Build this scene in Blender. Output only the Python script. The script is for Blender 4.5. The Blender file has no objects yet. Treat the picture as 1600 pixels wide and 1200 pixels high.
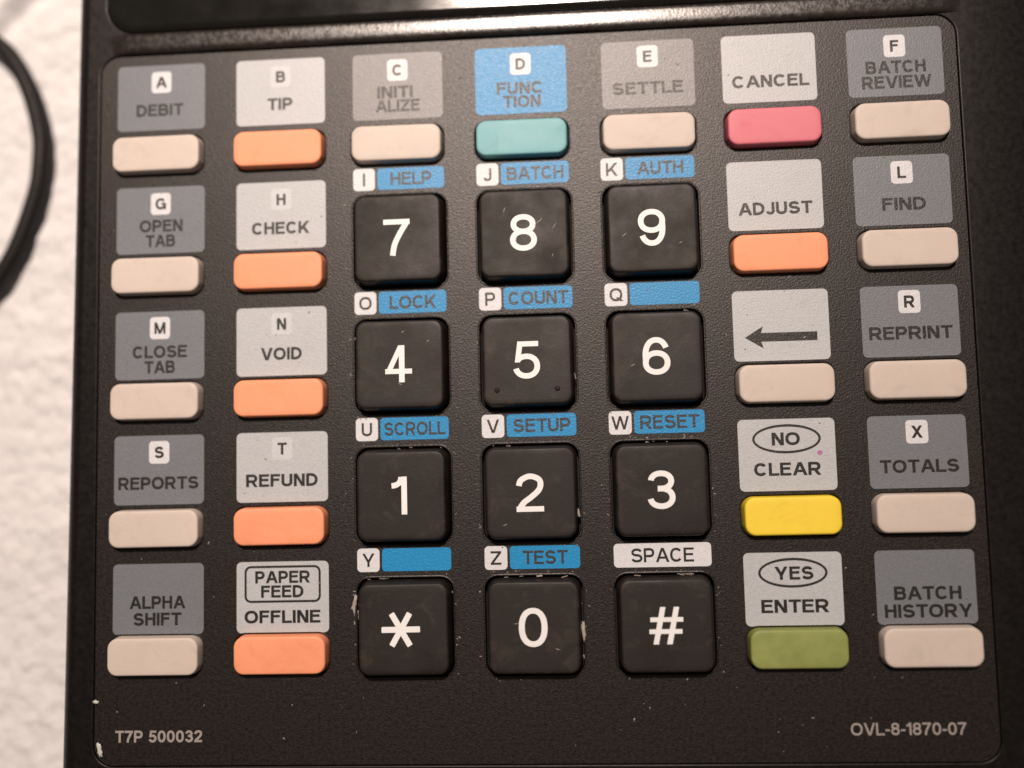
import bpy, bmesh, math, random
from math import sin, cos, pi, radians
from mathutils import Vector, Matrix, noise

S = bpy.context.scene
COL = S.collection
MM = 0.001
random.seed(7)

# ------------------------------------------------------------------ camera
RX, RY, RZ = 8.13786708e-02, 6.39895125e-02, -2.41583429e-02
CAM = Vector((70.787, -64.563, 144.427))
CROT = Matrix.Rotation(RZ, 3, 'Z') @ Matrix.Rotation(RY, 3, 'Y') @ Matrix.Rotation(RX, 3, 'X')
cd = bpy.data.cameras.new('camera')
cam = bpy.data.objects.new('camera', cd)
COL.objects.link(cam)
cam.matrix_world = Matrix.Translation(CAM * MM) @ CROT.to_4x4()
cd.sensor_width = 36
cd.lens = 33.75
cd.clip_start = 0.005
cd.clip_end = 20
cd.dof.use_dof = True
cd.dof.focus_distance = 0.1425
cd.dof.aperture_fstop = 4.5
S.camera = cam

# ------------------------------------------------------------------ world, lamp, exposure
W = bpy.data.worlds.new("World")
S.world = W
W.use_nodes = True
bg = W.node_tree.nodes['Background']
bg.inputs['Color'].default_value = (1.0, 0.82, 0.72, 1)
bg.inputs['Strength'].default_value = 0.10

ld = bpy.data.lights.new('ceiling_lamp', 'AREA')
ld.shape = 'DISK'
ld.size = 0.110
ld.energy = 0.84
ld.color = (1.0, 0.82, 0.71)
ld.spread = radians(42)
lamp = bpy.data.objects.new('ceiling_lamp', ld)
COL.objects.link(lamp)
lamp.location = (0.045, 0.467, 0.900)
lamp.rotation_euler = (Vector((0.02, 0.03, 0.0)) - lamp.location).to_track_quat('-Z', 'Y').to_euler()

S.view_settings.view_transform = 'Standard'
S.view_settings.look = 'None'
S.view_settings.exposure = 0
S.view_settings.gamma = 1
S.view_settings.use_curve_mapping = False


# ------------------------------------------------------------------ materials
def nt(name):
    m = bpy.data.materials.new(name)
    m.use_nodes = True
    t = m.node_tree
    return m, t, t.nodes['Principled BSDF']


def N(t, kind, **kw):
    n = t.nodes.new(kind)
    for k, v in kw.items():
        if k in n.inputs:
            n.inputs[k].default_value = v
        else:
            setattr(n, k, v)
    return n


def ramp(t, src, a, b, ca, cb):
    r = N(t, 'ShaderNodeValToRGB')
    r.color_ramp.elements[0].position = a
    r.color_ramp.elements[1].position = b
    r.color_ramp.elements[0].color = (*ca, 1)
    r.color_ramp.elements[1].color = (*cb, 1)
    t.links.new(src, r.inputs[0])
    return r.outputs[0]


def surface(name, col, rough=0.45, var=0.12, grain=2600, bump=0.12, blotch=160, spec=0.5, rvar=0.08, depth=0.00012,
            dirt=None, dirt_amt=0.0):
    """A base colour with broad blotches, a fine grain in the relief and uneven gloss."""
    m, t, p = nt(name)
    co = N(t, 'ShaderNodeTexCoord')
    geo = N(t, 'ShaderNodeNewGeometry')
    pos = geo.outputs['Position']
    n1 = N(t, 'ShaderNodeTexNoise', Scale=blotch, Detail=5.0, Roughness=0.6)
    t.links.new(pos, n1.inputs['Vector'])
    lo = tuple(c * (1 - var) for c in col)
    hi = tuple(min(1, c * (1 + var)) for c in col)
    c = ramp(t, n1.outputs['Fac'], 0.3, 0.7, lo, hi)
    if dirt:
        n3 = N(t, 'ShaderNodeTexNoise', Scale=240.0, Detail=8.0, Roughness=0.7, Distortion=0.6)
        t.links.new(pos, n3.inputs['Vector'])
        k = ramp(t, n3.outputs['Fac'], 0.52, 0.74, (0, 0, 0), (dirt_amt,) * 3)
        mx = N(t, 'ShaderNodeMix', data_type='RGBA')
        t.links.new(k, mx.inputs[0])
        t.links.new(c, mx.inputs[6])
        mx.inputs[7].default_value = (*dirt, 1)
        c = mx.outputs[2]
    t.links.new(c, p.inputs['Base Color'])
    n2 = N(t, 'ShaderNodeTexNoise', Scale=float(grain), Detail=3.0, Roughness=0.55)
    t.links.new(pos, n2.inputs['Vector'])
    b = N(t, 'ShaderNodeBump', Strength=bump, Distance=depth)
    t.links.new(n2.outputs['Fac'], b.inputs['Height'])
    t.links.new(b.outputs['Normal'], p.inputs['Normal'])
    r = N(t, 'ShaderNodeMapRange')
    t.links.new(n1.outputs['Fac'], r.inputs[0])
    r.inputs[1].default_value, r.inputs[2].default_value = 0.3, 0.7
    r.inputs[3].default_value, r.inputs[4].default_value = rough - rvar, rough + rvar
    t.links.new(r.outputs[0], p.inputs['Roughness'])
    p.inputs['Specular IOR Level'].default_value = spec
    return m


def film(name, col, var=0.06):
    return surface(name, col, rough=0.42, var=var, grain=3600, bump=1.0, blotch=1900, rvar=0.05, depth=0.000055, spec=0.5,
                   dirt=tuple(c * 0.75 + 0.01 for c in col), dirt_amt=0.35)


M = {}
M['overlay'] = film('black_overlay_film', (0.0098, 0.0072, 0.006), 0.6)  # wide colour variation paints dust-like speckle in place of the grain's glints
M['dark_grey'] = film('dark_grey_print', (0.162, 0.178, 0.202))
M['mid_grey'] = film('mid_grey_print', (0.210, 0.212, 0.220))
M['light_grey'] = film('light_grey_print', (0.470, 0.498, 0.522))
M['white_print'] = film('white_print', (0.660, 0.689, 0.726))
M['pale_tile'] = film('pale_tile_print', (0.550, 0.583, 0.611))
M['blue'] = film('blue_print', (0.005, 0.245, 0.54))
M['ink'] = film('dark_ink', (0.014, 0.013, 0.012))
M['soft_ink'] = film('faded_ink', (0.030, 0.035, 0.042))
M['grey_ink'] = film('grey_ink', (0.33, 0.30, 0.28))
M['purple'] = film('purple_ink', (0.45, 0.16, 0.36))
M['housing'] = surface('black_housing_plastic', (0.005, 0.0042, 0.004), rough=0.42, var=0.2, grain=2700, bump=0.4, blotch=1100, depth=0.000035,
                       spec=0.28, dirt=(0.02, 0.018, 0.016), dirt_amt=0.25)
M['bar'] = surface('black_crossbar_plastic', (0.016, 0.0125, 0.011), spec=0.8, rough=0.27, var=0.2, grain=2400, bump=0.5, blotch=1100, depth=0.000045)
M['well'] = surface('black_well_board', (0.006, 0.006, 0.006), rough=0.8, bump=0.1)
M['glass'] = surface('black_window_glass', (0.008, 0.008, 0.007), rough=0.135, var=0.2, grain=700, bump=0.02, rvar=0.03)
M['key_black'] = surface('black_key_rubber', (0.0115, 0.0088, 0.0072), rough=0.56, spec=0.40, var=0.15, grain=2400, bump=0.12, blotch=140,
                         rvar=0.12, dirt=(0.050, 0.039, 0.030), dirt_amt=0.75)
M['key_beige'] = surface('beige_key_rubber', (0.600, 0.530, 0.473), rough=0.55, var=0.04, grain=2400, bump=0.08, blotch=120,
                          dirt=(0.372, 0.329, 0.293), dirt_amt=0.35)
M['key_orange'] = surface('orange_key_rubber', (0.90, 0.345, 0.185), rough=0.55, var=0.05, grain=2400, bump=0.08, blotch=120,
                          dirt=(0.558, 0.210, 0.092), dirt_amt=0.35)
M['key_teal'] = surface('teal_key_rubber', (0.19, 0.455, 0.50), rough=0.55, var=0.05, grain=2400, bump=0.08, blotch=120,
                          dirt=(0.118, 0.283, 0.280), dirt_amt=0.35)
M['key_red'] = surface('pink_red_key_rubber', (0.66, 0.175, 0.225), rough=0.55, var=0.06, grain=2400, bump=0.08, blotch=120,
                          dirt=(0.422, 0.079, 0.109), dirt_amt=0.35)
M['key_yellow'] = surface('yellow_key_rubber', (0.87, 0.65, 0.045), rough=0.55, var=0.05, grain=2400, bump=0.08, blotch=150,
                          dirt=(0.539, 0.368, 0.020), dirt_amt=0.35)
M['key_green'] = surface('green_key_rubber', (0.25, 0.295, 0.085), rough=0.55, var=0.12, grain=2400, bump=0.08, blotch=260,
                          dirt=(0.149, 0.204, 0.051), dirt_amt=0.35)
M['legend'] = surface('white_key_legend', (0.820, 0.848, 0.858), rough=0.5, var=0.05, grain=2400, bump=0.05)
M['chip'] = surface('bare_chipped_paint', (0.550, 0.562, 0.517), rough=0.5, var=0.3, blotch=900)
M['lint'] = surface('pale_lint', (0.36, 0.33, 0.30), rough=0.9, var=0.3, blotch=1500)
M['dust'] = surface('pale_dust', (0.270, 0.244, 0.220), rough=0.9, var=0.6, blotch=700)
M['cable'] = surface('black_cable_rubber', (0.007, 0.0065, 0.006), rough=0.6, var=0.2, grain=1500, bump=0.1, spec=0.3)
M['cloth'] = surface('white_terry_cloth', (0.71, 0.715, 0.725), rough=0.95, var=0.04, grain=1000, bump=0.8, blotch=220, spec=0.1,
                     depth=0.0004)


# ------------------------------------------------------------------ mesh helpers (all in millimetres)
def link(name, me, parent=None, mat=None, smooth=False):
    o = bpy.data.objects.new(name, me)
    COL.objects.link(o)
    if mat:
        me.materials.clear()
        me.materials.append(M[mat])
    if parent:
        o.parent = parent
    for p in me.polygons:
        p.use_smooth = smooth
    return o


def mesh_from(bm, name, fix=True):
    if fix:
        bmesh.ops.recalc_face_normals(bm, faces=bm.faces[:])
    bmesh.ops.scale(bm, vec=(MM, MM, MM), verts=bm.verts[:])
    me = bpy.data.meshes.new(name)
    bm.to_mesh(me)
    bm.free()
    return me


def rounded_poly(pts, r, n=6):
    """pts counter-clockwise corners; corner k gets radius r (or r[k])"""
    out = []
    L = len(pts)
    for i in range(L):
        p = Vector(pts[i])
        a = (Vector(pts[i - 1]) - p).normalized()
        b = (Vector(pts[(i + 1) % L]) - p).normalized()
        ri = max(r[i] if isinstance(r, (list, tuple)) else r, 1e-3)
        half = a.angle(b) / 2
        c = p + (a + b).normalized() * (ri / sin(half))
        s = p + a * (ri / math.tan(half)) - c
        e = p + b * (ri / math.tan(half)) - c
        a0 = math.atan2(s.y, s.x)
        d = math.atan2(e.y, e.x) - a0
        while d < 0:
            d += 2 * pi
        for k in range(n + 1):
            t = a0 + d * k / n
            out.append((c.x + ri * cos(t), c.y + ri * sin(t)))
    return out


def rr(cx, cy, w, h, r, n=6):
    return rounded_poly([(cx - w / 2, cy - h / 2), (cx + w / 2, cy - h / 2), (cx + w / 2, cy + h / 2), (cx - w / 2, cy + h / 2)], r, n)


def ring(bm, pts, z):
    return [bm.verts.new((x, y, z)) for x, y in pts]


def bridge(bm, A, B):
    n = len(A)
    for i in range(n):
        bm.faces.new((A[i], A[(i + 1) % n], B[(i + 1) % n], B[i]))


def fill_between(bm, outer, holes):
    edges = []
    for lp in [outer] + holes:
        for i in range(len(lp)):
            a, b = lp[i], lp[(i + 1) % len(lp)]
            e = bm.edges.get((a, b)) or bm.edges.new((a, b))
            edges.append(e)
    bmesh.ops.triangle_fill(bm, use_beauty=True, use_dissolve=False, edges=edges, normal=(0, 0, 1))


def flat(name, loops, z, parent, mat):
    """flat printed patch: outer loop plus holes"""
    bm = bmesh.new()
    rs = [ring(bm, lp, z) for lp in loops]
    if len(rs) == 1:
        bm.faces.new(rs[0])
    elif len(rs) == 2 and len(rs[0]) == len(rs[1]):
        bridge(bm, rs[0], rs[1])
    else:
        fill_between(bm, rs[0], rs[1:])
    for f in bm.faces:
        f.normal_update()
        if f.normal.z < 0:
            f.normal_flip()
    return link(name, mesh_from(bm, name, False), parent, mat)


# ---- a plain grotesque alphabet drawn from strokes (unit = cap height; W width, h half stroke)
def _arc(cx, cy, rx, ry, a0, a1, n=22, ex=2.25):
    out = []
    for k in range(n + 1):
        t = radians(a0 + (a1 - a0) * k / n)
        c, s = cos(t), sin(t)
        out.append((cx + rx * math.copysign(abs(c) ** (2 / ex), c), cy + ry * math.copysign(abs(s) ** (2 / ex), s)))
    return out


def _rect(x0, y0, x1, y1):
    return ('p', [(x0, y0), (x1, y0), (x1, y1), (x0, y1)])


def _diag(x0, y0, x1, y1, h, k=1.0):
    """slanted bar cut off level at both ends"""
    dx, dy = x1 - x0, y1 - y0
    q = h * k * math.hypot(dx, dy) / abs(dy)
    return ('p', [(x0 - q, y0), (x0 + q, y0), (x1 + q, y1), (x1 - q, y1)])


def _rib(pts, closed=False):
    return ('c' if closed else 'r', pts)


def _bowl(x0, xr, yt, yb, h, n=14):
    """bar out along the top, round the end and back along the bottom"""
    ry = (yt - yb) / 2
    rx = min((xr - h - x0) * 0.75, ry * 1.1)
    cx = xr - h - rx
    return _rib([(x0, yt), ((x0 + cx) / 2, yt)] + _arc(cx, (yt + yb) / 2, rx, ry, 90, -90, n) + [((x0 + cx) / 2, yb), (x0, yb)])


GW = dict(A=.98, B=.82, C=.88, D=.84, E=.74, F=.70, G=.93, H=.80, I=.22, J=.62, K=.88, L=.70, M=.98, N=.80, O=.96, P=.77, Q=.96, R=.85, S=.82, T=.80,
          U=.80, V=.94, W=1.32, X=.92, Y=.94, Z=.80)


def glyph(ch, h):
    W = GW.get(ch, .70)
    d, m = 2 * h, W / 2
    q = lambda dx, dy: h * math.hypot(dx, dy) / dy
    if ch == 'A':
        k = q(m - d, 1)
        y0 = .24
        return W, [_diag(k, 0, m - k * .15, 1, h), _diag(W - k, 0, m + k * .15, 1, h), _rect(W * .22, y0, W * .78, y0 + d * .88)]
    if ch == 'B':
        return W, [_rect(0, 0, d, 1), _bowl(h, W * .95, 1 - h * .9, .535, h), _bowl(h, W, .535, h * .9, h)]
    if ch == 'C':
        return W, [_rib(_arc(m, .5, m - h, .5 - h, 38, 322, 40))]
    if ch == 'D':
        return W, [_rect(0, 0, d, 1), _bowl(h, W, 1 - h * .9, h * .9, h)]
    if ch in 'EF':
        o = [_rect(0, 0, d, 1), _rect(d, 1 - d * .9, W, 1), _rect(d, .45, W * .92, .45 + d * .9)]
        return W, o + ([_rect(d, 0, W, d * .9)] if ch == 'E' else [])
    if ch == 'G':
        return W, [_rib(_arc(m, .5, m - h, .5 - h, 38, 338, 42)), _rect(W * .55, .40, W, .40 + d * .85), _rect(W - d * .75, 0, W, .40)]
    if ch == 'H':
        return W, [_rect(0, 0, d, 1), _rect(W - d, 0, W, 1), _rect(d, .44, W - d, .44 + d * .9)]
    if ch == 'I':
        return d, [_rect(0, 0, d, 1)]
    if ch == 'J':
        return W, [_rib([(W - h, 1), (W - h, .5)] + _arc(m, .30, m - h, .30 - h, 0, -170, 20))]
    if ch == 'K':
        return W, [_rect(0, 0, d, 1), _diag(d * .9, .30, W - h * 1.4, 1, h), _diag(W - h * 1.35, 0, W * .40, .62, h)]
    if ch == 'L':
        return W, [_rect(0, 0, d, 1), _rect(d, 0, W, d * .9)]
    if ch == 'M':
        return W, [_rect(0, 0, d * .92, 1), _rect(W - d * .92, 0, W, 1), _diag(h * 1.1, 1, m, 0, h * .95), _diag(W - h * 1.1, 1, m, 0, h * .95)]
    if ch == 'N':
        return W, [_rect(0, 0, d, 1), _rect(W - d, 0, W, 1), _diag(h * 1.15, 1, W - h * 1.15, 0, h)]
    if ch in 'OQ':
        o = [_rib(_arc(m, .5, m - h, .5 - h, 0, 360, 48)[:-1], True)]
        return W, o + ([_diag(W * .95, .0, W * .60, .30, h)] if ch == 'Q' else [])
    if ch in 'PR':
        o = [_rect(0, 0, d, 1), _bowl(h, W * (1 if ch == 'P' else .97), 1 - h * .9, .44, h)]
        return W, o + ([_diag(W - h * 1.1, 0, W * .52, .46, h)] if ch == 'R' else [])
    if ch == 'S':
        return W, [_rib(_arc(m, (1 - h + .51) / 2, m - h * 1.25, (1 - h - .51) / 2, 15, 270, 26, 2.1) + _arc(m, (h + .51) / 2, m - h, (.51 - h) / 2, 90, -165, 26, 2.1)[1:])]
    if ch == 'T':
        return W, [_rect(m - h, 0, m + h, 1 - d * .9), _rect(0, 1 - d * .9, W, 1)]
    if ch == 'U':
        return W, [_rib([(h, 1), (h, .6)] + _arc(m, .36, m - h, .36 - h, 180, 360, 24) + [(W - h, .6), (W - h, 1)])]
    if ch == 'V':
        return W, [_diag(h * 1.1, 1, m - h * .2, 0, h), _diag(W - h * 1.1, 1, m + h * .2, 0, h)]
    if ch == 'W':
        a, b = W * .28, W * .72
        return W, [_diag(h * 1.05, 1, a, 0, h * .95), _diag(m, 1, a, 0, h * .95), _diag(m, 1, b, 0, h * .95), _diag(W - h * 1.05, 1, b, 0, h * .95)]
    if ch == 'X':
        return W, [_diag(h * 1.25, 0, W - h * 1.35, 1, h), _diag(W - h * 1.25, 0, h * 1.35, 1, h)]
    if ch == 'Y':
        return W, [_rect(m - h, 0, m + h, .44), _diag(m, .36, h * 1.25, 1, h), _diag(m, .36, W - h * 1.25, 1, h)]
    if ch == 'Z':
        return W, [_rect(0, 0, W, d * .9), _rect(0, 1 - d * .9, W, 1), _diag(h * 1.4, d * .8, W - h * 1.4, 1 - d * .8, h)]
    if ch == '-':
        return .36, [_rect(0, .32, .36, .32 + d * .95)]
    if ch == '0':
        return W, [_rib(_arc(m, .5, m - h, .5 - h, 0, 360, 48)[:-1], True)]
    if ch == '1':
        W = .40
        return W, [_rect(W - d, 0, W, 1), _rib([(0, .76), (.07, .765), (.14, .79), (.2, .83), (.24, .90), (.255, .985)])]
    if ch == '2':
        P = [(h, .56), (h, .68), (h + .06, .83), (m, 1 - h), (W - h - .055, .855), (W - h, .71), (W - h - .06, .55), (m + .03, .38), (h + .12, .24), (h + .01, .08), (h - .02, .0)]
        return W, [_rib([tuple(v)[:2] for v in catmull([Vector((x, y, 0)) for x, y in P], 8)] + [(h + .01, .08)]), _rect(0.0, 0, W, d * .95)]
    if ch == '3':
        return W, [_rib(_arc(m, (1 - h + .53) / 2, m - h * 1.3, (1 - h - .53) / 2, 175, -90, 26, 2.1) + [(m - .09, .53)]),
                   _rib([(m - .09, .53)] + _arc(m, (h + .53) / 2, m - h, (.53 - h) / 2, 90, -172, 26, 2.1))]
    if ch == '4':
        return W, [_rect(W * .62 - h, 0, W * .62 + h, 1), _rect(0, .23, W, .23 + d * .92), _diag(h * 1.25, .30, W * .62 - h * .2, 1, h * .9)]
    if ch == '5':
        return W, [_rect(W * .18, 1 - d * .95, W * .95, 1), _diag(W * .09 + h * .8, .44, W * .18 + h, 1, h * .95),
                   _rib(_arc(m, .335, m - h, .335 - h, 140, -168, 34, 2.15))]
    if ch in '69':
        b = _arc(m, .325, m - h, .325 - h, 0, 360, 40, 2.15)[:-1]
        c = _arc(m, .5, m - h, .5 - h, 28, 200, 30, 2.2)
        if ch == '9':
            b, c = [(W - x, 1 - y) for x, y in b], [(W - x, 1 - y) for x, y in c]
        return W, [_rib(b, True), _rib(c)]
    if ch == '7':
        P = [(W + .02, 1.1), (W - h, .92), (W * .62, .60), (W * .42, .30), (W * .34, 0), (W * .30, -.2)]
        return W, [_rect(0, 1 - d * .98, W, 1), _rib([tuple(v)[:2] for v in catmull([Vector((x, y, 0)) for x, y in P], 8)] + [(W * .34, 0)])]
    if ch == '8':
        return W, [_rib(_arc(m, (1 - h + .53) / 2, m - h * 1.35, (1 - h - .53) / 2, 0, 360, 40, 2.1)[:-1], True),
                   _rib(_arc(m, (h + .53) / 2, m - h, (.53 - h) / 2, 0, 360, 40, 2.1)[:-1], True)]
    if ch == '#':
        W = .86
        s = .10
        return W, [_diag(W * .30 - s, 0, W * .30 + s, 1, h, .92), _diag(W * .70 - s, 0, W * .70 + s, 1, h, .92),
                   _rect(.03, .60, W, .60 + d * .85), _rect(0, .60 - .32, W - .03, .28 + d * .85)]
    return .32, []


def add_text(bm, body, cx, cy, cap, width=None, z=0.05, bold=0.095, gap=None):
    """write a word centred on cx, cy; bold is the half stroke in cap heights"""
    items, x = [], 0.0
    if gap is None:
        gap = 0.10 if len(body) > 1 else 0
    hx = bold
    for ch in body:
        w, prim = glyph(ch, hx)
        items.append((x, prim))
        x += w + gap * (.6 if ch in 'TLAV' else 1)
    total = x - gap * (.6 if body[-1] in 'TLAV' else 1)
    sx = (width / cap / total) if width else 1.0
    lay = 0

    def face(pts, ox):
        vs = [bm.verts.new((cx + ((px + ox) - total / 2) * sx * cap, cy + (py - .5) * cap, z + 0.0012 * lay)) for px, py in pts]
        f = bm.faces.new(vs)
        f.normal_update()
        if f.normal.z < 0:
            f.normal_flip()
    for ox, prim in items:
        lay = 0
        for kind, pts in prim:
            if kind == 'p':
                face(pts, ox)
            else:
                n = len(pts)
                P = [Vector((px, py)) for px, py in pts]
                A, B = [], []
                for i in range(n):
                    if kind == 'c':
                        t = P[(i + 1) % n] - P[i - 1]
                    else:
                        t = P[min(i + 1, n - 1)] - P[max(i - 1, 0)]
                    t = t.normalized() if t.length > 1e-9 else Vector((1, 0))
                    nn = Vector((-t.y, t.x)) * hx
                    A.append(P[i] + nn)
                    B.append(P[i] - nn)
                va = [bm.verts.new((cx + ((v.x + ox) - total / 2) * sx * cap, cy + (v.y - .5) * cap, z + 0.0012 * lay)) for v in A]
                vb = [bm.verts.new((cx + ((v.x + ox) - total / 2) * sx * cap, cy + (v.y - .5) * cap, z + 0.0012 * lay)) for v in B]
                for i in range(n if kind == 'c' else n - 1):
                    j = (i + 1) % n
                    f = bm.faces.new((va[i], va[j], vb[j], vb[i]))
                    f.normal_update()
                    if f.normal.z < 0:
                        f.normal_flip()
            lay += 1


def lettering(name, items, parent, mat):
    bm = bmesh.new()
    for it in items:
        add_text(bm, **it)
    return link(name, mesh_from(bm, name, False), parent, mat)


def annulus(bm, outer, inner, z):
    a, b = ring(bm, outer, z), ring(bm, inner, z)
    n = len(a)
    for i in range(n):
        f = bm.faces.new((a[i], a[(i + 1) % n], b[(i + 1) % n], b[i]))
        f.normal_update()
        if f.normal.z < 0:
            f.normal_flip()


def ell(cx, cy, rx, ry, n=48):
    return [(cx + rx * cos(2 * pi * k / n), cy + ry * sin(2 * pi * k / n)) for k in range(n)]


# ------------------------------------------------------------------ unprojection used to place cloth, cable and flecks at their measured depth
FPX = 1500.0


def at(px, py, z=0.0):
    d = CROT @ Vector(((px - 800) / FPX, -(py - 600) / FPX, -1.0))
    return CAM + d * ((z - CAM.z) / d.z)


# ------------------------------------------------------------------ the cloth the terminal lies on
ZC = -18.0


def cloth():
    bm = bmesh.new()
    # close weave where the camera looks, coarser towards the far edges
    xs = [-300 + 7.5 * i for i in range(30)] + [-75 + 0.45 * i for i in range(200)] + [15 + 9.0 * i for i in range(46)]
    ys = [-340 + 8.0 * i for i in range(25)] + [-140 + 0.62 * i for i in range(310)] + [52.2 + 9.0 * i for i in range(26)]
    nx, ny = len(xs) - 1, len(ys) - 1
    grid = []
    fa, fb = at(0, 50, ZC), at(62, -8, ZC)                       # a soft fold near the cable
    fd = (fb - fa).normalized()
    fn = Vector((-fd.y, fd.x, 0))
    for j in range(ny + 1):
        row = []
        for i in range(nx + 1):
            x, y = xs[i], ys[j]
            z = 0.7 * noise.noise((x / 16, y / 16, 3.1)) + 0.42 * noise.noise((x / 3.2, y / 3.0, 8.0)) + 0.34 * noise.noise((x / 1.5, y / 1.3, 1.7))
            d = (Vector((x, y, 0)) - fa).dot(fn)
            z += 1.5 * math.exp(-((d - 3.2) / 2.4) ** 2) - 1.3 * math.exp(-((d + 0.2) / 1.5) ** 2)
            row.append(bm.verts.new((x, y, ZC + z)))
        grid.append(row)
    for j in range(ny):
        for i in range(nx):
            bm.faces.new((grid[j][i], grid[j][i + 1], grid[j + 1][i + 1], grid[j + 1][i]))
    o = link('tablecloth', mesh_from(bm, 'tablecloth'), None, 'cloth', True)
    o['kind'] = 'structure'
    o['label'] = 'white fluffy cloth under the black terminal and its cable'
    o['category'] = 'cloth'


cloth()


# ------------------------------------------------------------------ the cable on the cloth
def tube(path, r, seg=16):
    bm = bmesh.new()
    prev = None
    n = len(path)
    for k, p in enumerate(path):
        t = (path[min(k + 1, n - 1)] - path[max(k - 1, 0)]).normalized()
        a = t.cross(Vector((0, 0, 1))).normalized()
        b = a.cross(t)
        cur = [bm.verts.new(p + (a * cos(2 * pi * i / seg) + b * sin(2 * pi * i / seg)) * r) for i in range(seg)]
        if prev:
            bridge(bm, prev, cur)
        else:
            bm.faces.new(cur)
        prev = cur
    bm.faces.new(prev)
    return bm


def catmull(P, sub=10):
    out = []
    for i in range(1, len(P) - 2):
        a, b, c, d = P[i - 1:i + 3]
        for k in range(sub):
            t = k / sub
            out.append(0.5 * ((2 * b) + (c - a) * t + (2 * a - 5 * b + 4 * c - d) * t * t + (3 * b - a - 3 * c + d) * t ** 3))
    return out


cpx = [(-260, 10), (-160, 0), (-80, 18), (-5, 68), (27, 103), (50, 152), (64, 210), (64, 255), (56, 305), (26, 388), (-12, 450), (-80, 540),
       (-170, 640), (-260, 720)]
cp = catmull([at(x, y, ZC + 2.2) for x, y in cpx], 10)
o = link('cable', mesh_from(tube(cp, 1.52), 'cable'), None, 'cable', True)
o['label'] = 'black rubber cable curving over the white cloth'
o['category'] = 'cable'

# ------------------------------------------------------------------ the card terminal
term = bpy.data.objects.new('card_terminal', None)
COL.objects.link(term)
term.empty_display_size = 0.02
term['label'] = 'black card payment terminal with coloured function keys and number pad'
term['category'] = 'payment terminal'

OVL = (-2.75, 130.35, -108.5, 1.75)                                  # keypad overlay: left, right, bottom, top
WIN = (-1.75, 131.0, 5.42, 50.0)                                     # display window


def box_pts(l, r, b, t):
    return [(l, b), (r, b), (r, t), (l, t)]


def housing():
    bm = bmesh.new()

    def outline(il, ir, ib, it, rad):
        # the left flank runs slightly out of square with the keypad
        L0, L1 = -9.1, -7.25
        return rounded_poly([(L0 + il, -114 + ib), (152 - ir, -114 + ib), (152 - ir, 62 - it), (L1 + il, 62 - it)], rad, 8)
    loops = [(0, 0, 0, 0, 4, -17.6), (0, 0, 0, 0, 4, -5.0)]
    k = 8
    for i in range(1, k + 1):
        a = i / k * pi / 2
        s, c = 1 - cos(a), sin(a)
        loops.append((3.2 * s, 20.0 * s, 3.0 * s, 4 * s, 4, -5.0 + 5.22 * c))
    prev = None
    for il, ir, ib, it, rad, z in loops:
        cur = ring(bm, outline(il, ir, ib, it, rad), z)
        if prev:
            bridge(bm, prev, cur)
        else:
            bm.faces.new(cur)
        prev = cur
    holes = []
    for (l, r, b, t), rad in ((OVL, 3.2), (WIN, 4.6)):
        steps = [(0.24, 0.22), (0.14, 0.205), (0.05, 0.16), (0.0, 0.08), (0.0, -2.2)]
        hp = None
        first = None
        for g, z in steps:
            cur = ring(bm, rounded_poly(box_pts(l - g, r + g, b - g, t + g), rad + g, 8), z)
            if hp:
                bridge(bm, hp, cur)
            else:
                first = cur
            hp = cur
        bm.faces.new(hp)
        holes.append(first)
    fill_between(bm, prev, holes)
    return link('housing', mesh_from(bm, 'housing'), term, 'housing', True)


hs = housing()
for p in hs.data.polygons:                                           # flat top stays flat
    if len(p.vertices) > 4 or (p.normal.z > 0.9995 and p.center.z > 0.0002):
        p.use_smooth = False

# raised bar between the window and the keypad
bm = bmesh.new()
prof = [(1.90, 0.21), (2.0, 0.50), (2.2, 0.64), (2.5, 0.73), (2.9, 0.77), (3.5, 0.78), (4.0, 0.77), (4.5, 0.75), (4.9, 0.71), (5.1, 0.60), (5.16, 0.21)]
prev = None
NB = 40
for i in range(NB + 1):
    f = min(i, NB - i)
    u = (0, .25, .6, 1.0, 1.5, 2.0, 2.6, 3.2)[f] if f < 8 else 3.2 + (f - 7) * 4.853
    x = -1.2 + u if i <= NB / 2 else 131.4 - u
    e = min(1.0, u / 3.2)
    e = e * e * (3 - 2 * e)
    cur = [bm.verts.new((x, y, 0.21 + (z - 0.21) * e)) for y, z in prof]
    if prev:
        for k in range(len(prof) - 1):
            bm.faces.new((prev[k], cur[k], cur[k + 1], prev[k + 1]))
    prev = cur
link('crossbar', mesh_from(bm, 'crossbar'), term, 'bar', True)

# display window, a glossy black lens with a bevelled edge
bm = bmesh.new()
prev = None
for g, z in ((0.12, -2.0), (0.12, 0.10), (0.20, 0.22), (0.75, 0.50), (0.95, 0.56), (1.2, 0.58)):
    cur = ring(bm, rounded_poly(box_pts(WIN[0] + g, WIN[1] - g, WIN[2] + g, WIN[3] - g), 4.5, 8), z)
    if prev:
        bridge(bm, prev, cur)
    prev = cur
bm.faces.new(prev)
gl = link('display_window', mesh_from(bm, 'display_window'), term, 'glass', True)
for p in gl.data.polygons:
    if len(p.vertices) > 4:
        p.use_smooth = False

# ---- measured layout
HS, HN = 1.45, 2.2                                                  # key heights above the overlay


def lower(v, c, z):
    # positions were measured at 2.5 mm; carry them to the true height along the line of sight
    return [c + (a - c) * (CAM.z - z) / (CAM.z - 2.5) for a in v]


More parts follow.
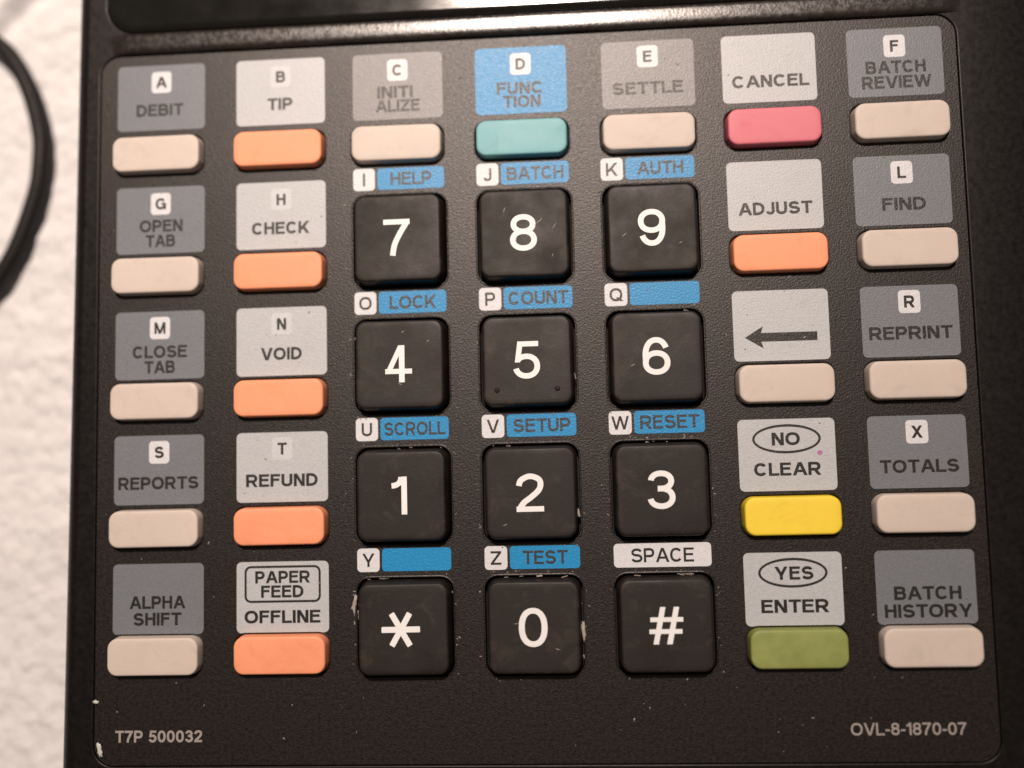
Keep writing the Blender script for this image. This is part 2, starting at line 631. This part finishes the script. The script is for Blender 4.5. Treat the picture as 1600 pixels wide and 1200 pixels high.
LX = [7.15, 26.40, 45.0, 64.3, 83.9, 102.25, 121.1]                 # label columns
LY = [-5.3, -25.1, -44.9, -64.2, -83.75]                            # label rows
LW, LH = 14.15, 10.6
KX = [7.30, 26.55, 45.05, 64.3, 83.55, 102.22, 120.92]              # key columns
KY = [-15.1, -34.3, -53.75, -73.05, -91.95]                         # small key rows
NY = [-29.9, -49.25, -68.9, -88.45]                                 # number key rows
SXK, SYK = lower(KX, CAM.x, HS), lower(KY, CAM.y, HS)
KW, KH = 13.9, 5.55
NW, NH = 13.33, 13.33

small = []
for r in range(5):
    for c in range(7):
        if r == 0 or c in (0, 1, 5, 6):
            small.append((r, c))


# ---- overlay sheet with a hole for every key
def overlay():
    bm = bmesh.new()
    l, r, b, t = OVL
    g = 0.14
    out = ring(bm, rounded_poly(box_pts(l + g, r - g, b + g, t - g), 3.0, 8), 0.0)
    low = ring(bm, rounded_poly(box_pts(l + g, r - g, b + g, t - g), 3.0, 8), -2.2)
    bridge(bm, low, out)
    holes = []

    def hole(cx, cy, w, h, rad, lip=0.32):
        hp = first = None
        for g, z in ((lip, 0.0), (lip * 0.62, 0.05), (lip * 0.32, 0.04), (0.02, -0.06), (0.0, -0.3), (0.0, -2.1)):
            cur = ring(bm, rr(cx, cy, w + 2 * g, h + 2 * g, rad + g), z)
            if hp:
                bridge(bm, hp, cur)
            else:
                first = cur
            hp = cur
        holes.append(first)
    for rw, c in small:
        hole(SXK[c], SYK[rw], KW + 0.62, KH + 0.52, 1.7, 0.2)
    for rw in range(4):
        for c in (2, 3, 4):
            hole(KX[c], NY[rw], NW + 1.15, NH + 1.15, 1.9)
    fill_between(bm, out, holes)
    o = link('keypad_overlay', mesh_from(bm, 'keypad_overlay'), term, 'overlay', False)
    return o


overlay()
flat('key_well', [rr((OVL[0] + OVL[1]) / 2, (OVL[2] + OVL[3]) / 2, OVL[1] - OVL[0] - 1, OVL[3] - OVL[2] - 1, 3)], -1.95, term, 'well')


# ---- keys
def key_mesh(w, h, top, rad, flare, fil):
    bm = bmesh.new()
    prev = None
    loops = [(-flare, -1.9), (-flare, -1.0), (0.0, top - fil)]
    for i in range(1, 6):
        a = i / 5 * pi / 2
        loops.append((fil * (1 - cos(a)), top - fil + fil * sin(a)))
    loops.append((fil + 0.5, top + 0.015))
    for g, z in loops:
        cur = ring(bm, rr(0, 0, w - 2 * g, h - 2 * g, max(rad - g, 0.3), 7), z)
        if prev:
            bridge(bm, prev, cur)
        prev = cur
    bm.faces.new(prev)
    return mesh_from(bm, 'key')


base_small = key_mesh(KW, KH, HS, 1.55, 0.20, 0.34)
base_num = key_mesh(NW, NH, HN, 1.55, 0.36, 0.42)
small_by_mat = {}


def place_key(me, mat, x, y, label):
    if (me.name, mat) not in small_by_mat:
        m2 = me.copy()
        o = link('key', m2, term, mat, True)
        small_by_mat[(me.name, mat)] = o
    else:
        o = small_by_mat[(me.name, mat)].copy()
        COL.objects.link(o)
        o.parent = term
    o.location = (x * MM, y * MM, 0)
    o['label'] = label
    o.rotation_euler = (radians(random.uniform(-0.5, 0.5)), radians(random.uniform(-0.4, 0.4)), radians(random.uniform(-0.25, 0.25)))
    return o


WORD = {(0, 0): 'DEBIT', (0, 1): 'TIP', (0, 2): 'INITI ALIZE', (0, 3): 'FUNC TION', (0, 4): 'SETTLE', (0, 5): 'CANCEL', (0, 6): 'BATCH REVIEW',
        (1, 0): 'OPEN TAB', (1, 1): 'CHECK', (1, 5): 'ADJUST', (1, 6): 'FIND', (2, 0): 'CLOSE TAB', (2, 1): 'VOID', (2, 5): 'left arrow',
        (2, 6): 'REPRINT', (3, 0): 'REPORTS', (3, 1): 'REFUND', (3, 5): 'NO CLEAR', (3, 6): 'TOTALS', (4, 0): 'ALPHA SHIFT',
        (4, 1): 'PAPER FEED OFFLINE', (4, 5): 'YES ENTER', (4, 6): 'BATCH HISTORY'}
KM = {(0, 3): 'teal', (0, 5): 'red', (1, 5): 'orange', (3, 5): 'yellow', (4, 5): 'green'}
for rw, c in small:
    colr = KM.get((rw, c), 'orange' if c == 1 else 'beige')
    place_key(base_small, 'key_' + colr, SXK[c], SYK[rw], '%s key below the %s panel' % ('pinkish red' if colr == 'red' else colr, WORD[(rw, c)]))

NUMS = [['7', '8', '9'], ['4', '5', '6'], ['1', '2', '3'], ['*', '0', '#']]
for rw in range(4):
    for i, c in enumerate((2, 3, 4)):
        ch = NUMS[rw][i]
        k = place_key(base_num, 'key_black', KX[c], NY[rw], 'square black key marked %s' % {'*': 'with a star', '#': 'with a hash'}.get(ch, ch))
        bm = bmesh.new()
        zt = HN + 0.045
        if ch == '*':
            for q, a in enumerate((0, 60, 120)):
                L, wd = (2.85 if q == 0 else 2.72), 0.43
                ca, sa = cos(radians(a)), sin(radians(a))
                pts = rounded_poly([(-L, -wd), (L, -wd), (L, wd), (-L, wd)], 0.12, 3)
                bm.faces.new(ring(bm, [(x * ca - y * sa - 0.35, x * sa + y * ca) for x, y in pts], zt + 0.006 * q))
        else:
            wd = {'1': 2.3, '#': 4.9, '0': 4.2}.get(ch, 4.05)
            add_text(bm, ch, -0.1 + (-0.15 if ch == '1' else 0), 0.05, 5.6 if ch != '#' else 5.3, wd, zt, 0.073)
        link('key_legend', mesh_from(bm, 'key_legend', False), k, 'legend')
        SCR = {'8': [(-2.9, 3.6, .85, 68), (2.1, 1.5, 1.5, 40), (2.6, 1.9, .7, 62), (4.6, .9, 1.1, 55), (4.2, -3.6, .6, 60), (-1.2, -1.0, .5, 65)],
               '9': [(-4.2, -0.9, .9, 40), (4.1, -2.4, .6, 20)], '4': [(.1, -3.0, .6, -20), (4.4, 3.4, .5, 30), (.6, 4.9, .5, 30)],
               '2': [(-3.9, -4.6, .7, 15)], '0': [(-2.6, .6, .8, 5), (3.4, -3.1, .8, -15)], '6': [(-3.6, -1.2, .7, 25)]}
        if ch in SCR:
            b2 = bmesh.new()
            for sx, sy, L, dg in SCR[ch]:
                ca, sa = cos(radians(dg)), sin(radians(dg))
                pts = [(-L / 2, -.015), (0, -.05), (L / 2, -.02), (L / 2, .02), (0.1 * L, .055), (-L / 2, .015)]
                b2.faces.new(ring(b2, [(sx + x * ca - y * sa, sy + x * sa + y * ca) for x, y in pts], HN + 0.07))
            link('scratch', mesh_from(b2, 'scratch', False), k, 'lint')
        if ch == '5':
            for sx in (-4.5, 4.5):
                b2 = bmesh.new()
                bmesh.ops.create_uvsphere(b2, u_segments=16, v_segments=8, radius=0.42)
                for v in b2.verts:
                    v.co.z *= 0.45
                    v.co += Vector((sx - 0.1, -4.35, HN + 0.02))
                link('tactile_dot', mesh_from(b2, 'tactile_dot'), k, 'well', True)

# ---- printed panels above the small keys
ZL, ZT, ZI = 0.030, 0.048, 0.066


def T(body, cx, cy, width, cap=1.95, bold=0.106, **kw):
    return dict(body=body, cx=cx, cy=cy, cap=cap, width=width, z=ZI, bold=bold, **kw)


PANEL = {  # (row, col): (panel colour, letter, letter dy, [(word, dx, dy, width)])
    (0, 0): ('dark_grey', 'A', 2.5, [('DEBIT', -0.2, -2.0, 7.6)]),
    (1, 0): ('dark_grey', 'G', 2.6, [('OPEN', 0.1, -0.9, 6.9), ('TAB', 0.0, -3.3, 4.7)]),
    (2, 0): ('dark_grey', 'M', 2.7, [('CLOSE', 0.0, -1.0, 8.6), ('TAB', 0.0, -3.4, 4.8)]),
    (3, 0): ('dark_grey', 'S', 2.7, [('REPORTS', -0.1, -2.0, 12.6)]),
    (4, 0): ('dark_grey', None, 0, [('ALPHA', -0.1, -0.5, 8.7), ('SHIFT', -0.1, -3.0, 7.5)]),
    (0, 1): ('light_grey', 'B', 2.45, [('TIP', -0.1, -1.95, 4.0)]),
    (1, 1): ('light_grey', 'H', 2.5, [('CHECK', -0.05, -2.0, 9.1)]),
    (2, 1): ('light_grey', 'N', 2.7, [('VOID', -0.05, -1.9, 6.4)]),
    (3, 1): ('light_grey', 'T', 2.8, [('REFUND', -0.05, -2.0, 11.1)]),
    (4, 1): ('light_grey', None, 0, [('PAPER', 0.0, 3.0, 8.4), ('FEED', -0.05, 0.85, 6.5), ('OFFLINE', -0.05, -2.9, 11.6)]),
    (0, 2): ('mid_grey', 'C', 2.6, [('INITI', -0.4, -0.9, 5.6), ('ALIZE', 0.0, -3.1, 6.9)]),
    (0, 3): ('blue', 'D', 2.6, [('FUNC', -0.15, -1.2, 7.2), ('TION', 0.1, -3.35, 5.8)]),
    (0, 4): ('mid_grey', 'E', 2.8, [('SETTLE', -0.1, -2.15, 10.8)]),
    (0, 5): ('light_grey', None, 0, [('CANCEL', 0.2, -2.0, 11.6)]),
    (1, 5): ('light_grey', None, 0, [('ADJUST', 0.0, -2.0, 11.0)]),
    (2, 5): ('light_grey', None, 0, []),
    (3, 5): ('light_grey', None, 0, [('NO', -0.1, 2.35, 4.1), ('CLEAR', -0.05, -2.1, 9.7)]),
    (4, 5): ('light_grey', None, 0, [('YES', 0.15, 2.3, 5.6), ('ENTER', 0.1, -2.45, 9.7)]),
    (0, 6): ('dark_grey', 'F', 2.5, [('BATCH', 0.05, -0.75, 8.9), ('REVIEW', 0.1, -3.1, 10.3)]),
    (1, 6): ('dark_grey', 'L', 2.7, [('FIND', 0.1, -2.1, 6.4)]),
    (2, 6): ('dark_grey', 'R', 2.9, [('REPRINT', 0.0, -1.75, 12.1)]),
    (3, 6): ('dark_grey', 'X', 2.9, [('TOTALS', 0.1, -2.1, 11.3)]),
    (4, 6): ('dark_grey', None, 0, [('BATCH', 0.2, -0.85, 9.5), ('HISTORY', 0.2, -3.4, 12.4)]),
}
COLNAME = {'dark_grey': 'dark grey', 'mid_grey': 'mid grey', 'light_grey': 'light grey', 'blue': 'blue'}
for (rw, c), (colr, letter, ly, words) in PANEL.items():
    x, y = LX[c], LY[rw]
    p = flat('label_panel', [rr(x, y, LW, LH, 0.75, 5)], ZL, term, colr)
    p['label'] = '%s printed panel with %s' % (COLNAME[colr], WORD[(rw, c)])
    if letter:
        pale = colr == 'light_grey'
        flat('letter_tile', [rr(x + 0.02, y + ly, 3.2, 3.45, 0.55, 4)], ZT, p, 'pale_tile' if pale else 'white_print')
        lettering('letter', [dict(body=letter, cx=x + 0.02, cy=y + ly, cap=1.8, z=ZI, bold=0.108)], p, 'ink')
    if words:
        lettering('lettering', [T(w, x + dx, y + dy, wd, 1.8 if w in ('PAPER', 'FEED') else 1.9) for w, dx, dy, wd in words], p, 'ink')
    bm = None
    if (rw, c) == (2, 5):
        bm = bmesh.new()
        yy = y - 1.75
        vs = ring(bm, [(x - 5.4, yy), (x - 2.7, yy - 1.65), (x - 3.0, yy - 0.65), (x + 5.25, yy - 0.65), (x + 5.25, yy + 0.65), (x - 3.0, yy + 0.65), (x - 2.7, yy + 1.65)], ZI)
        bm.faces.new(vs)
        link('arrow_mark', mesh_from(bm, 'arrow_mark', False), p, 'ink')
    elif (rw, c) in ((3, 5), (4, 5)):
        bm = bmesh.new()
        annulus(bm, ell(x + 0.0, y + 2.35, 5.0, 2.15), ell(x + 0.0, y + 2.35, 4.65, 1.8), ZI)
        link('oval_outline', mesh_from(bm, 'oval_outline', False), p, 'ink')
    elif (rw, c) == (4, 1):
        bm = bmesh.new()
        annulus(bm, rr(x, y + 1.95, 11.7, 5.5, 0.95, 5), rr(x, y + 1.95, 11.05, 4.85, 0.65, 5), ZI)
        link('box_outline', mesh_from(bm, 'box_outline', False), p, 'ink')
    if (rw, c) == (3, 5):
        flat('ink_stain', [rr(x + 4.75, y + 0.2, 0.75, 0.65, 0.3, 3)], ZI, p, 'purple')

# ---- lettered strips above the number keys
SROW = [-20.05, -39.45, -58.85, -78.5]
STRIP = [[('I', 'HELP', 6.4), ('J', 'BATCH', 8.7), ('K', 'AUTH', 7.0)], [('O', 'LOCK', 7.2), ('P', 'COUNT', 9.1), ('Q', '', 0)],
         [('U', 'SCROLL', 9.4), ('V', 'SETUP', 8.6), ('W', 'RESET', 8.8)], [('Y', '', 0), ('Z', 'TEST', 6.7), None]]
SX = [45.0, 64.25, 83.35]
for rw in range(4):
    for i in range(3):
        x, y, it = SX[i], SROW[rw], STRIP[rw][i]
        if it is None:
            p = flat('label_panel', [rr(x + 0.1, y, 14.3, 3.5, 0.6, 5)], ZL, term, 'white_print')
            p['label'] = 'narrow white printed strip with SPACE'
            lettering('lettering', [T('SPACE', x + 0.1, y, 9.2, 2.05, 0.085)], p, 'ink')
            continue
        lt, word, wd = it
        p = flat('letter_tile', [rr(x - 5.45, y, 3.4, 3.5, 0.6, 4)], ZL, term, 'white_print')
        p['label'] = 'small white printed tile with the letter %s' % lt
        lettering('letter', [dict(body=lt, cx=x - 5.45, cy=y, cap=2.0, z=ZI, bold=0.085)], p, 'ink')
        p = flat('function_strip', [rr(x + 1.85, y, 10.45, 3.4, 0.55, 5)], ZL, term, 'blue')
        p['label'] = 'blue printed strip with %s' % word if word else 'blank blue printed strip beside %s' % lt
        if word:
            lettering('lettering', [T(word, x + 1.9, y, wd, 2.0, 0.095)], p, 'soft_ink')

lettering('part_number', [dict(body='T7P 500032', cx=7.35, cy=-104.1, cap=1.75, width=13.4, z=ZI, bold=0.10)], term, 'grey_ink')
lettering('part_number', [dict(body='OVL-8-1870-07', cx=117.5, cy=-103.75, cap=1.75, width=16.2, z=ZI, bold=0.085)], term, 'grey_ink')


# ---- bare chips in the housing paint
def blob(name, cx, cy, z, rx, ry, ang, mat, parent=None, hgt=0.12, n=18, seed=0, rough=0.25):
    rnd = random.Random(seed)
    bm = bmesh.new()
    ca, sa = cos(ang), sin(ang)
    prev = None
    jit = [1 + rnd.uniform(-rough, rough) for _ in range(n)]
    for s, h in ((1.0, 0.0), (0.85, hgt * 0.7), (0.5, hgt)):
        pts = []
        for k in range(n):
            t = 2 * pi * k / n
            u, v = rx * s * cos(t) * jit[k], ry * s * sin(t) * jit[k]
            pts.append((cx + u * ca - v * sa, cy + u * sa + v * ca))
        cur = ring(bm, pts, z + h)
        if prev:
            bridge(bm, prev, cur)
        prev = cur
    bm.faces.new(prev)
    return link(name, mesh_from(bm, name), parent, mat, True)


q = at(155, 1172, 0.3)
blob('paint_chip', q.x, q.y, 0.22, 0.36, 1.15, radians(14), 'chip', term, 0.16, seed=1)
q = at(149, 1097, 0.3)
blob('paint_chip', q.x, q.y, 0.22, 0.45, 0.25, 0.0, 'chip', term, 0.16, seed=2)


# ------------------------------------------------------------------ loose lint and dust lying on the keypad
def fleck(px, py, z, rx, ry, deg, label, seed):
    q = at(px, py, z)
    o = blob('lint_fleck', q.x, q.y, z, rx, ry, radians(deg), 'lint', None, 0.25, 16, seed, 0.35)
    o['label'] = label
    o['category'] = 'lint'
    o['group'] = 'lint flecks caught beside the keys'


fleck(554, 945, 0.05, 0.30, 1.55, -6, 'pale lint fleck caught left of the star key', 11)
fleck(912, 985, 0.05, 0.26, 1.75, 4, 'pale lint fleck caught right of the 0 key', 12)
fleck(904, 802, 0.05, 0.22, 0.7, 10, 'small brownish lint fleck right of the 2 key', 13)
fleck(843, 866 + 34, 0.02, 0.5, 0.14, 4, 'thin lint fleck above the 0 key', 14)

bm = bmesh.new()
rnd = random.Random(3)
spots = []
for _ in range(240):
    spots.append((rnd.uniform(-2, 129), rnd.uniform(-107, 1)))
for rw in range(4):
    for c in (2, 3, 4):
        for _ in range(16):
            sgn = rnd.choice((-1, 1))
            if rnd.random() < 0.5:
                spots.append((KX[c] + sgn * (NW / 2 + rnd.uniform(0.9, 1.5)), NY[rw] + rnd.uniform(-7, 7)))
            else:
                spots.append((KX[c] + rnd.uniform(-7, 7), NY[rw] + sgn * (NH / 2 + rnd.uniform(0.9, 1.4))))


def over_key(x, y):
    for rw, c in small:
        if abs(x - SXK[c]) < KW / 2 + 0.7 and abs(y - SYK[rw]) < KH / 2 + 0.7:
            return True
    for rw in range(4):
        for c in (2, 3, 4):
            if abs(x - KX[c]) < NW / 2 + 0.85 and abs(y - NY[rw]) < NH / 2 + 0.85:
                return True
    return False


for x, y in spots:
    if over_key(x, y):
        continue
    s = rnd.choice((0.05, 0.05, 0.06, 0.08, 0.11))
    a = rnd.uniform(0, pi)
    e = rnd.uniform(1, 2.6)
    n = 7
    v = [bm.verts.new((x + s * e * cos(t) * cos(a) - s * sin(t) * sin(a), y + s * e * cos(t) * sin(a) + s * sin(t) * cos(a), 0.075)) for t in
         [2 * pi * k / n for k in range(n)]]
    top = bm.verts.new((x, y, 0.075 + s))
    for k in range(n):
        bm.faces.new((v[k], v[(k + 1) % n], top))
# crumbs packed into the slots above the lower number keys and along their flanks
for rw in (1, 2, 3):
    for c in (2, 3, 4):
        for _ in range((1, 3, 7)[rw - 1]):
            side = rnd.random()
            if side < 0.7:
                x, y = KX[c] + rnd.uniform(-5.8, 5.8), NY[rw] + NH / 2 + rnd.uniform(0.32, 0.55)
                a = rnd.uniform(-0.25, 0.25)
            else:
                x, y = KX[c] + rnd.choice((-1, 1)) * (NW / 2 + rnd.uniform(0.35, 0.6)), NY[rw] + rnd.uniform(-6, 6)
                a = pi / 2 + rnd.uniform(-0.3, 0.3)
            s, e, n = rnd.uniform(0.06, 0.13), rnd.uniform(1.2, 5.5), 8
            zz = rnd.uniform(-0.25, 0.05)
            v = []
            for k in range(n):
                t = 2 * pi * k / n
                j = rnd.uniform(0.6, 1.25)
                u, w = s * e * cos(t) * j, s * sin(t) * j
                v.append(bm.verts.new((x + u * cos(a) - w * sin(a), y + u * sin(a) + w * cos(a), zz)))
            top = bm.verts.new((x, y, zz + s * 1.2))
            for k in range(n):
                bm.faces.new((v[k], v[(k + 1) % n], top))
o = link('dust', mesh_from(bm, 'dust'), None, 'dust')
o['kind'] = 'stuff'
o['label'] = 'fine pale dust scattered over the keypad'
